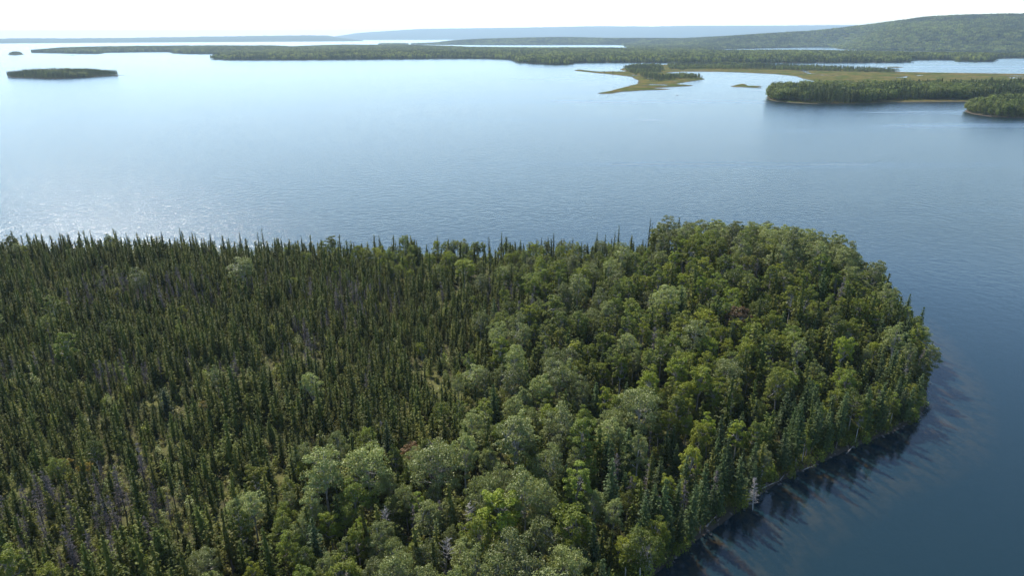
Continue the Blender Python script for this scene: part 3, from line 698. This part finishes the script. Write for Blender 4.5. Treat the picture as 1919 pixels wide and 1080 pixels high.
# fill the wood
cand = np.column_stack((rng.uniform(-150, 140, 30000), rng.uniform(34, 215, 30000)))
sdc = near_sd(cand); inw = inside(cand, wood_poly)
ok = (sdc > .35) & in_view(cand, 8)
nf = fbm(cand[:, 0] * .05 + 3, cand[:, 1] * .05); nb = fbm(cand[:, 0] * .045 + 40, cand[:, 1] * .045 + 9)
def wood_share(P, inw):
    """how far a place belongs to the broadleaf wood, blending across a ragged border"""
    d = dist_to(P, wood_poly); d = np.where(inw, d, -d) + 26 * (fbm(P[:, 0] * .07 + 11, P[:, 1] * .07) - .5)
    return sstep(-9, 9, d)
wsh = wood_share(cand, inw)
fringe = ~inw & (sdc < 13) & (cand[:, 1] > 120)
cnt = {k: sum(t['kind'] == k for t in THINGS) for k in ('birch', 'aspen', 'maple', 'fir')}
for i in np.where(ok & (fringe | (rng.random(len(cand)) < .02 + .98 * wsh ** 1.6) & (wsh > .03) | (rng.random(len(cand)) < .011)))[0]:
    x, y = cand[i]
    if fringe[i]:
        if rng.random() > .16: continue
        s = rng.uniform(.45, .72)
    else: s = rng.uniform(.56, 1.0) * (.72 + .28 * wsh[i])
    sh = sdc[i]; cx = px((x, y, 6.0))[0, 0]
    if y > 150:
        if cx < 1230 and sh < 34: s = min(s, rng.uniform(.42, .60))
        elif cx >= 1230: s = rng.uniform(.78, 1.16)
    if y < 130 and sh < 9 and rng.random() < .62 or sh < 4 and rng.random() < .3:   # conifers along the water
        k = 'fir'
    elif nf[i] > .66 and rng.random() < .5: k = 'fir'
    elif rng.random() < .06: k = 'fir'
    else:
        v = nb[i] + rng.normal(0, .08)
        k = 'birch' if v < .47 else ('maple' if v < .58 else 'aspen')
        if x > 45 and y > 130 and k == 'birch' and rng.random() < .5: k = 'maple'
        cyy = px((x, y, 6.0))[0, 1]
        if cx < 860 and cyy > 800:
            if k == 'birch' and rng.random() < .75: k = ('aspen', 'maple')[rng.integers(2)]
            s = min(s, rng.uniform(.58, .8))
    if k == 'fir':
        if not fits(x, y, 1.35 * s, .55): continue
        if cnt['fir'] >= 298: continue
        T = FIR[rng.integers(4)]; crowns.append((x, y, 1.35 * s)); plant('fir', 'fir_tree', 'fir', T, (x, y), s * rng.uniform(.75, 1.1), rng.uniform(0, 6.28), rng.uniform(.85, 1.1))
    else:
        R = {'birch': 2.0, 'aspen': 2.5, 'maple': 2.25}[k] * s
        if not fits(x, y, R, .60) or cnt[k] >= 298: continue
        put_broad(k, (x, y), s, rng.uniform(.72, 1.02))
    cnt[k] += 1
print('wood:', cnt, len(crowns))

# ------------------------------------------------------------------ the spruce stand
cell = 1.25
gx, gy = np.meshgrid(np.arange(-190, 130, cell), np.arange(34, 214, cell))
S = np.stack((gx.ravel(), gy.ravel()), 1) + rng.uniform(-.5, .5, (gx.size, 2)) * cell
S = S[in_view(S, 6, 90)]
sds = near_sd(S); inw = inside(S, wood_poly)
dens = fbm(S[:, 0] * .07 + 7, S[:, 1] * .07)
keep = (sds > 1.0) & (rng.random(len(S)) < np.clip(-.45 + 2.4 * dens, .22, .96) * (1 - .72 * wood_share(S, inw)))
S = S[keep]; dens = dens[keep]; inw = inw[keep]
cr = np.array(crowns)
far_ok = np.ones(len(S), bool)
for a, b, c in cr: far_ok &= ((S[:, 0] - a) ** 2 + (S[:, 1] - b) ** 2) > (max(.62 * c, .45)) ** 2
S = S[far_ok]; dens = dens[far_ok]
N = len(S)
sz = np.clip(rng.normal(.86, .2, N), .4, 1.4) * (0.6 + .7 * fbm(S[:, 0] * .05, S[:, 1] * .05 + 30))
nd = fbm(S[:, 0] * .055 + 80, S[:, 1] * .055 + 21) + rng.normal(0, .05, N)
sz = np.where(S[:, 1] > 150, np.minimum(sz, 1.15), sz) * (1 + np.where(S[:, 1] > 150, .1, .45) * wood_share(S, inside(S, wood_poly)))
zS = near_h(S) - .05
dcam = np.sqrt((S ** 2).sum(1) + (CAM_Z - 6) ** 2)
pc = px(np.column_stack((S, zS + 5.5 * sz)))
vis = (pc[:, 0] > 3) & (pc[:, 0] < 1916) & (pc[:, 1] < 1072)
isdead = (nd > .60) & (rng.random(N) < .38) & (S[:, 1] < 158)
print('spruces', N, 'dead', isdead.sum())
SPW = np.array([1, 1, .8, 1.2, 1, .9, 1.1, .9, .45, 1.0]); SPW /= SPW.sum()
order = np.argsort(dcam / sz + np.where(vis, 0, 1e6))
n_sp = n_dd = 0; left = np.ones(N, bool)
for i in order:
    if not vis[i]: break
    if isdead[i] and n_dd < 290:
        n_dd += 1; left[i] = False
        plant('deadspruce', 'dead_spruce', 'dead tree', DEADS[rng.integers(3)], S[i], sz[i], rng.uniform(0, 6.28), 1.0, .04, z=float(zS[i]))
    elif not isdead[i] and n_sp < 300:
        n_sp += 1; left[i] = False
        plant('spruce', 'spruce_tree', 'spruce', SPRUCE[rng.choice(len(SPRUCE), p=SPW)], S[i], sz[i], rng.uniform(0, 6.28), rng.uniform(.85, 1.15), .05, z=float(zS[i]))
    if n_sp >= 300 and n_dd >= 290: break
L = np.where(left)[0]
ids = np.where(isdead[L], len(SPRUCE) + rng.integers(0, 3, len(L)), rng.choice(len(SPRUCE), len(L), p=SPW))
scatter('spruce_forest', np.column_stack((S[L], zS[L])), rng.uniform(0, 6.28, len(L)), sz[L], ids, [t.whole for t in SPRUCE + DEADS],
        'dense mass of thin dark spruces covering the left half of the point', 'forest')

# ------------------------------------------------------------------ undergrowth
def shrub_shape(seed, R, h, n, leaf, m, name):
    g = np.random.default_rng(seed); d = unit(g.normal(0, 1, (n, 3))); d[:, 2] = np.abs(d[:, 2])
    C = d * (R, R, h) * g.uniform(.4, 1, (n, 1)) ** .5; 
    V, F, ti = leaves(C, d * .5 + (0, 0, .5) + g.normal(0, .5, (n, 3)), g.normal(0, 1, (n, 3)), leaf * g.uniform(.6, 1.3, n), leaf * .7 * g.uniform(.6, 1.3, n), g)
    return mesh_np(name, V, [F], [m], tint=ti)
SAP = [shrub_shape(930 + i, .75, 2.6, 260, .2, m, 'sapling_form') for i, m in enumerate((M_birch, M_maple, M_aspen))]
SHR = [shrub_shape(900 + i, .55, .7, 110, .2, M_shrub, 'shrub_form') for i in range(3)] + [shrub_shape(910 + i, .8, 1.4, 170, .22, M_maple, 'shrub_form') for i in range(2)]
U = np.column_stack((rng.uniform(-180, 135, 42000), rng.uniform(34, 212, 42000)))
U = U[in_view(U, 1, 80)]; su = near_sd(U); un = fbm(U[:, 0] * .09 + 60, U[:, 1] * .09)
U = U[(su > .8) & (un > .26)]
bk = edge[rng.integers(0, len(edge), 1100)] + rng.normal(0, 1.9, (1100, 2)); sb = near_sd(bk); bk = bk[(sb > .1) & (sb < 5)]; nU = len(U); U = np.concatenate((U, bk))
iu = inside(U, wood_poly)
scatter('undergrowth', np.column_stack((U, near_h(U) - .05)), rng.uniform(0, 6.28, len(U)), rng.uniform(.5, 1.25, len(U)) * np.where(np.arange(len(U)) < nU, 1.0, 1.25), np.where(np.arange(len(U)) >= nU, rng.integers(3, 5, len(U)), 0) + np.where(np.arange(len(U)) >= nU, 0, 1) * np.where(iu, rng.integers(0, 5, len(U)), np.where(rng.random(len(U)) < .13, rng.integers(5, 8, len(U)), rng.integers(0, 3, len(U)))), SHR + SAP,
        'low yellow-green moss shrubs and saplings under the trees', 'undergrowth')

# ------------------------------------------------------------------ far woods
def small_tree(seed, conif, h, R, n, leaf):
    g = np.random.default_rng(seed)
    if conif:
        t = g.random(n) ** .8; a = g.uniform(0, 6.28, n); r = R * ((1 - t) ** .75 + .05) * g.uniform(.4, 1.05, n)
        C = np.stack((r * np.cos(a), r * np.sin(a), h * (.08 + .92 * t)), 1); Nn = np.stack((np.cos(a) * .5, np.sin(a) * .5, np.full(n, .6)), 1) + g.normal(0, .5, (n, 3))
    else:
        d = unit(g.normal(0, 1, (n, 3))); k = 1 + .22 * np.sin(d[:, 0] * 5 + seed) * np.cos(d[:, 1] * 4) + .12 * np.sin(d[:, 2] * 9 + seed)
        C = d * (R, R, h * .40) * (g.uniform(.55, 1.0, n) ** .5 * k)[:, None] + (0, 0, h * .58); Nn = d * .7 + (0, 0, .35) + g.normal(0, .45, (n, 3))
    V, F, ti = leaves(C, Nn, g.normal(0, 1, (n, 3)), leaf * g.uniform(.6, 1.4, n), leaf * .75 * g.uniform(.6, 1.4, n), g)
    tv = tube([(0, 0, -.5), (0, 0, h * .5), (0, 0, h * .9)], [.012 * h, .009 * h, .02], 4)
    return tv, V, F, ti
def small_mesh(seed, conif, h, R, n, leaf, name):
    tv, V, F, ti = small_tree(seed, conif, h, R, n, leaf)
    VV = np.concatenate((tv[0], V)); FF = np.concatenate((tv[1], F + len(tv[0])))
    return mesh_np(name, VV, [FF], [M_bark, M_farspruce if conif else M_farleaf], fmat=np.concatenate((np.zeros(len(tv[1])), np.ones(len(F)))), tint=np.concatenate((np.zeros(len(tv[0])), ti)))
FARC = [small_mesh(1000 + i, True, h, R, 150, .8, 'far_spruce_form') for i, (h, R) in enumerate([(10, 1.7), (11.5, 1.6), (8.5, 1.5)])]
FARB = [small_mesh(1010 + i, False, h, R, 260, 1.0, 'far_broadleaf_form') for i, (h, R) in enumerate([(9.5, 3.0), (10.5, 2.7), (8.5, 3.2)])]
def clump(seed, size, n, pc, leaf, nl, name):
    g = np.random.default_rng(seed); V = []; F = []; M = []; Tn = []; o = 0
    for _ in range(n):
        c = g.random() < pc; h = g.uniform(7.5, 12); R = g.uniform(1.4, 2.2) if c else g.uniform(2.4, 3.6)
        tv, v, f, ti = small_tree(int(g.integers(1e9)), c, h, R, nl, leaf)
        off = np.array([g.uniform(-.5, .5) * size, g.uniform(-.5, .5) * size, 0])
        V.append(v + off); F.append(f + o); o += len(v); M.append(np.full(len(f), 1 if c else 0)); Tn.append(ti * .5 + .5 * g.random())
    return mesh_np(name, np.concatenate(V), [np.concatenate(F)], [M_hillleaf, M_hillfir], fmat=np.concatenate(M), tint=np.concatenate(Tn))
CL = [clump(1100 + i, 15, 10, .35, 1.8, 55, 'far_clump') for i in range(3)] + [clump(1110 + i, 15, 11, .85, 1.6, 50, 'far_clump') for i in range(2)]
CLBIG = [clump(1120 + i, 22, 15, pc, 2.7, 36, 'farther_clump') for i, pc in enumerate((.05, .3, .6, .95))]

def fill(poly, step, hfun, edge, keep=None):
    lo = poly.min(0); hi = poly.max(0)
    g = np.stack(np.meshgrid(np.arange(lo[0], hi[0], step), np.arange(lo[1], hi[1], step)), -1).reshape(-1, 2)
    g = g + rng.uniform(-.5, .5, g.shape) * step
    g = g[in_view(g, 5, 40)]; g = g[inside(g, poly)]
    if len(g) == 0: return np.zeros((0, 3))
    d = dist_to(g, poly); m = d > edge * rng.uniform(.6, 1.6, len(g)); g = g[m]; d = d[m]
    if keep is not None: k = keep(g, d); g = g[k]; d = d[k]
    return np.column_stack((g, hfun(g, d) - .1))
def wood(name, P, protos, w, label, smin=.75, smax=1.2, patch=.02):
    n = len(P); w = np.array(w) / np.sum(w)
    q = np.clip(np.argsort(np.argsort(fbm(P[:, 0] * patch, P[:, 1] * patch) + rng.normal(0, .10, n))) / max(n, 1), 0, .9999)
    ids = np.searchsorted(np.cumsum(w), q).clip(0, len(protos) - 1)
    scatter(name, P, rng.uniform(0, 6.28, n), rng.uniform(smin, smax, n), ids, protos, label, 'forest'); print(name, n)

# wooded front of the marsh land and the strips of spruce on it
WR1 = np.array([at(*p) for p in [(1436, 184), (1450, 189), (1530, 194), (1620, 194), (1680, 189), (1800, 188), (1900, 186), (2150, 184), (2150, 164), (1900, 166), (1800, 170), (1700, 169), (1600, 170), (1540, 170), (1500, 170), (1470, 171), (1442, 174)]])
P1 = fill(WR1, 3.1, lambda v, d: np.maximum(h_marsh(v, d), .6), 1.0, lambda g, d: inside(g, marsh_poly))
fr = np.clip((px(P1)[:, 0] - 1500) / 200, 0, 1)
wood('far_shore_wood', P1, FARC + FARB, [1.2, 1.2, .9, 1.1, 1.1, .9], 'mixed wood on the low shore across the bay, in front of the tan marsh')
WST = np.array([at(*p) for p in [(1250, 121.6), (1330, 121), (1420, 122), (1510, 125.5), (1560, 128), (1640, 131.5), (1690, 135), (1660, 136.5), (1560, 134), (1450, 131.5), (1330, 129.5), (1255, 131)]])
Pm = fill(WST, 4.2, h_marsh, .5, lambda g, d: inside(g, marsh_poly) & (rng.random(len(g)) < .8))
WSP = np.array([at(*p) for p in [(1167, 128), (1192, 124), (1240, 123.5), (1245, 135), (1225, 140), (1240, 145), (1275, 142), (1310, 144.5), (1318, 148), (1270, 149), (1235, 154), (1215, 153), (1195, 143), (1180, 137)]])
Pn = fill(WSP, 4.5, h_marsh, .5, lambda g, d: inside(g, marsh_poly) & (fbm(g[:, 0] * .03, g[:, 1] * .03) > .36))
wood('marsh_scrub', np.concatenate((Pm, Pn)), FARC + FARB, [1.4, 1, 1.6, .5, .5, .6], 'dark scrub spruces on the spit and along the back of the marsh', .38, .72)
wood('islet_wood', fill(isle_poly, 3.0, h_isle, 1.6), FARC + FARB, [1, 1, .8, 1, 1, 1], 'rounded wood on the islet cut by the right edge', .6, .95)
wood('island_wood', fill(hisl_poly, 3.4, h_hisl, 3.0, lambda g, d: az_px(g) < 207), FARC + FARB, [1.3, 1.3, 1, .5, .5, .5], 'dark wood on the small island in the glittering bay', .5, .85)
wood('rock_scrub', fill(rock_poly, 5.0, h_rock, 9), FARC + FARB, [.2, .2, .6, .5, .5, .5], 'scrub on the tiny islet at the left edge', .4, .75)
wood('promontory_wood', fill(fpro_poly, 10, h_fpro, 6), CL, [1, 1, 1, 1, 1], 'low dark wood on the long thin promontory')
wood('peninsula_wood', fill(pen_poly, 11.5, h_pen, 6), CL, [1, 1, 1, .5, .5], 'green wood covering the middle peninsula', patch=.006)
wood('hill_wood', fill(north_poly, 17, h_north, 8, lambda g, d: np.hypot(g[:, 0], g[:, 1]) < R_N(az_px(g)) + 500), CLBIG, [1, 1, 1, 1], 'hazy green forest on the long hill at the right', patch=.0035)

# ------------------------------------------------------------------ haze
m_, n_, l_, o_ = nodes_of('sea_haze')
pv = n_.new('ShaderNodeVolumePrincipled'); pv.inputs['Color'].default_value = (0.60, 0.81, 1.0, 1)
pv.inputs['Density'].default_value = 6.6e-5; pv.inputs['Anisotropy'].default_value = 0.15
l_.new(pv.outputs[0], o_.inputs['Volume'])
B = 31000.0; z0, z1 = -8.5, 330.0
V = np.array([(x, y, z) for z in (z0, z1) for x, y in ((-B, -B), (B, -B), (B, B), (-B, B))])
F = np.array([(3, 2, 1, 0), (4, 5, 6, 7), (0, 1, 5, 4), (1, 2, 6, 5), (2, 3, 7, 6), (3, 0, 4, 7)])
obj('haze', mesh_np('haze', V, [F], [m_]), kind='stuff')

# ------------------------------------------------------------------ lone trees on the spit
for (x, yb, h, lab) in [(1132.5, 137.3, 5.0, 'lone dark conifer on the thin upper arm of the spit, left of two'), (1148.5, 138.2, 5.5, 'lone dark conifer on the thin upper arm of the spit, right of two'),
                        (1116, 136, 2.5, 'tiny bush on the thin upper arm of the spit near its tip'), (1262, 146.5, 8.0, 'dark rounded conifer on the inner side of the spit'), (1303, 147, 7.0, 'dark conifer near the inner end of the spit by open water')]:
    xy = at(x, yb, .6); plant('spit', 'spruce_tree', 'spruce', DARK, xy, h / DARK.h, x, .8, z=.5, label=lab)

# ------------------------------------------------------------------ driftwood
def log_mesh(seed, L, r):
    g = np.random.default_rng(seed); t = np.linspace(0, 1, 6)
    pts = np.column_stack((t * L, .08 * L * np.sin(t * 2.2 + seed) * g.uniform(-1, 1), .02 * L * np.cos(t * 3)))
    parts = [tube(pts, r * (1 - .65 * t), 6)]
    for _ in range(7):
        q = g.uniform(.3, .95); p = np.array([np.interp(q, t, pts[:, k]) for k in range(3)]); d = unit(np.array([.5, *g.normal(0, 1, 2)])); ll = L * g.uniform(.06, .2)
        parts.append(tube([p, p + d * ll * .6, p + d * ll + g.normal(0, .03, 3)], [r * .3, r * .2, .012], 4))
    v, f = join(parts); return mesh_np('driftwood', v, [f], [M_drift], smooth=True)
LOGS = [log_mesh(30 + i, L, r) for i, (L, r) in enumerate([(3.2, .10), (2.4, .09), (3.8, .11), (2.0, .08)])]
for i, (x, y, a) in enumerate([(1392, 936, .75), (1404, 930, 1.9), (1424, 921, .5), (1462, 902, .9), (1505, 884, .6), (1586, 850, .7), (1325, 990, .8), (1275, 1028, 1.2)]):
    xy = at(x, y, .2); o = obj('driftwood_log', LOGS[i % 4]); o.location = (xy[0], xy[1], .22); o.rotation_euler = (rng.uniform(0, 6), rng.uniform(-.12, .05), a)
    o['category'] = 'log'; THINGS.append(dict(o=o, kind='log', xy=xy, z=.2, h=.3))
ST = [mesh_np('stone', *(lambda g: (unit(np.array([(x, y, z) for x in (-1, 1) for y in (-1, 1) for z in (-1, 1)]) + g.normal(0, .35, (8, 3))) * (.5, .42, .3), [np.array([(0, 1, 3, 2), (4, 6, 7, 5), (0, 4, 5, 1), (2, 3, 7, 6), (0, 2, 6, 4), (1, 5, 7, 3)])]))(np.random.default_rng(60 + i)), [M_bark]) for i in range(3)]
q = edge[rng.integers(0, len(edge), 700)] + rng.normal(0, .7, (700, 2)); sq = near_sd(q); q = q[(sq > -.9) & (sq < .6)]
scatter('shore_stones', np.column_stack((q, near_h(q) + .02)), rng.uniform(0, 6, len(q)), rng.uniform(.2, .7, len(q)), rng.integers(0, 3, len(q)), ST, 'grey stones strewn along the near waterline', 'stones')

# ------------------------------------------------------------------ labels
LOOK = {'birch': ('yellow-green tree', 'yellow-green broadleaf trees of the near wood'), 'aspen': ('silvery-green tree', 'silvery broadleaf trees of the near wood'),
        'maple': ('mid-green tree', 'green broadleaf trees of the near wood'), 'fir': ('dark pointed fir', 'firs of the near wood and shore'), 'spruce': ('slender olive-green spruce', 'spruces of the near stand'),
        'deadspruce': ('grey leafless spruce', 'dead spruces in the stand'), 'tall': ('dark spire-topped spruce', 'tall spruces on the far treeline'), 'silver': ('silvery dead tree', 'bleached dead trees'),
        'log': ('grey driftwood log', 'driftwood along the near shore'), 'gold': ('golden shrub', 'golden shrubs'), 'rust': ('rusty tree', 'rusty trees'), 'dark': ('bushy spruce', 'bushy spruces'), 'spit': ('conifer', 'trees on the marsh spit')}
pos = np.array([(*t['xy'], t['z'] + t['h'] * .75) for t in THINGS]); pp = px(pos)
sdt = near_sd(pos[:, :2]); used = set()
kinds = np.array([t['kind'] for t in THINGS])
size = {k: np.quantile([t['h'] for t in THINGS if t['kind'] == k], (.2, .8)) for k in set(kinds)}
NEAR = {'silver': 'beside a bleached dead tree', 'gold': 'beside a golden shrub', 'rust': 'beside a rusty tree', 'dark': 'beside the oval bushy spruce', 'deadspruce': 'beside a grey dead spruce', 'birch': 'by a yellow-green crown', 'aspen': 'by a silvery crown'}
_ones = 'zero one two three four five six seven eight nine ten eleven twelve thirteen fourteen fifteen sixteen seventeen eighteen nineteen'.split()
_tens = ' ten twenty thirty forty fifty sixty seventy eighty ninety hundred'.split(' ')
def say(v):
    v = int(min(99, max(0, round(v)))); return _ones[v] if v < 20 else _tens[v // 10] + ('-' + _ones[v % 10] if v % 10 else '')
for i, t in enumerate(THINGS):
    o = t['o']; k = t['kind']; lab = t.get('label')
    if lab:
        for a, b in (('birch', 'broadleaf tree'), ('aspens', 'trees'), ('aspen', 'tree'), ('maple', 'tree'), ('broadleaf trees', 'trees')): lab = lab.replace(a, b)
    else:
        lo, hi = size[k]; w = '' if k == 'log' else ('tall ' if t['h'] > hi else 'short ' if t['h'] < lo else '')
        if k == 'tall': w = ''
        d = np.hypot(*(pos[:, :2] - t['xy']).T); d[i] = 99; where = ''
        if k == 'log': where = 'at the near waterline'
        elif k == 'tall': where = 'on the far treeline'
        elif sdt[i] < 2.6 and pos[i, 1] < 135 and k != 'spruce': where = 'at the water edge'
        else:
            for nk in ('silver', 'gold', 'rust', 'dark', 'deadspruce', 'birch', 'aspen'):
                if nk != k and (d[kinds == nk] < (2.2 if nk in ('deadspruce', 'birch', 'aspen') else 3.5)).any(): where = NEAR[nk]; break
        x, y = pp[i, 0] / 19.19, pp[i, 1] / 10.80
        lab = f'{w}{LOOK[k][0]} {where}'.strip() + (f', {say(x)} percent across' if k == 'tall' else f', {say(x)} percent across, {say(y)} down')
    t['lab'] = lab
seen = {}
for i, t in enumerate(THINGS): seen.setdefault(t['lab'], []).append(i)
for lab, m in seen.items():
    m.sort(key=lambda i: -pp[i, 1])
    names = {1: [''], 2: [', nearer one', ', farther one'], 3: [', nearer one', ', middle one', ', farther one'], 4: [', nearer one', ', second one back', ', third one back', ', farther one']}.get(len(m), [''] * len(m))
    for i, e in zip(m, names): THINGS[i]['o']['label'] = lab + e; THINGS[i]['o']['group'] = LOOK[THINGS[i]['kind']][1]
print('things', len(THINGS), 'objects', len(bpy.data.objects))
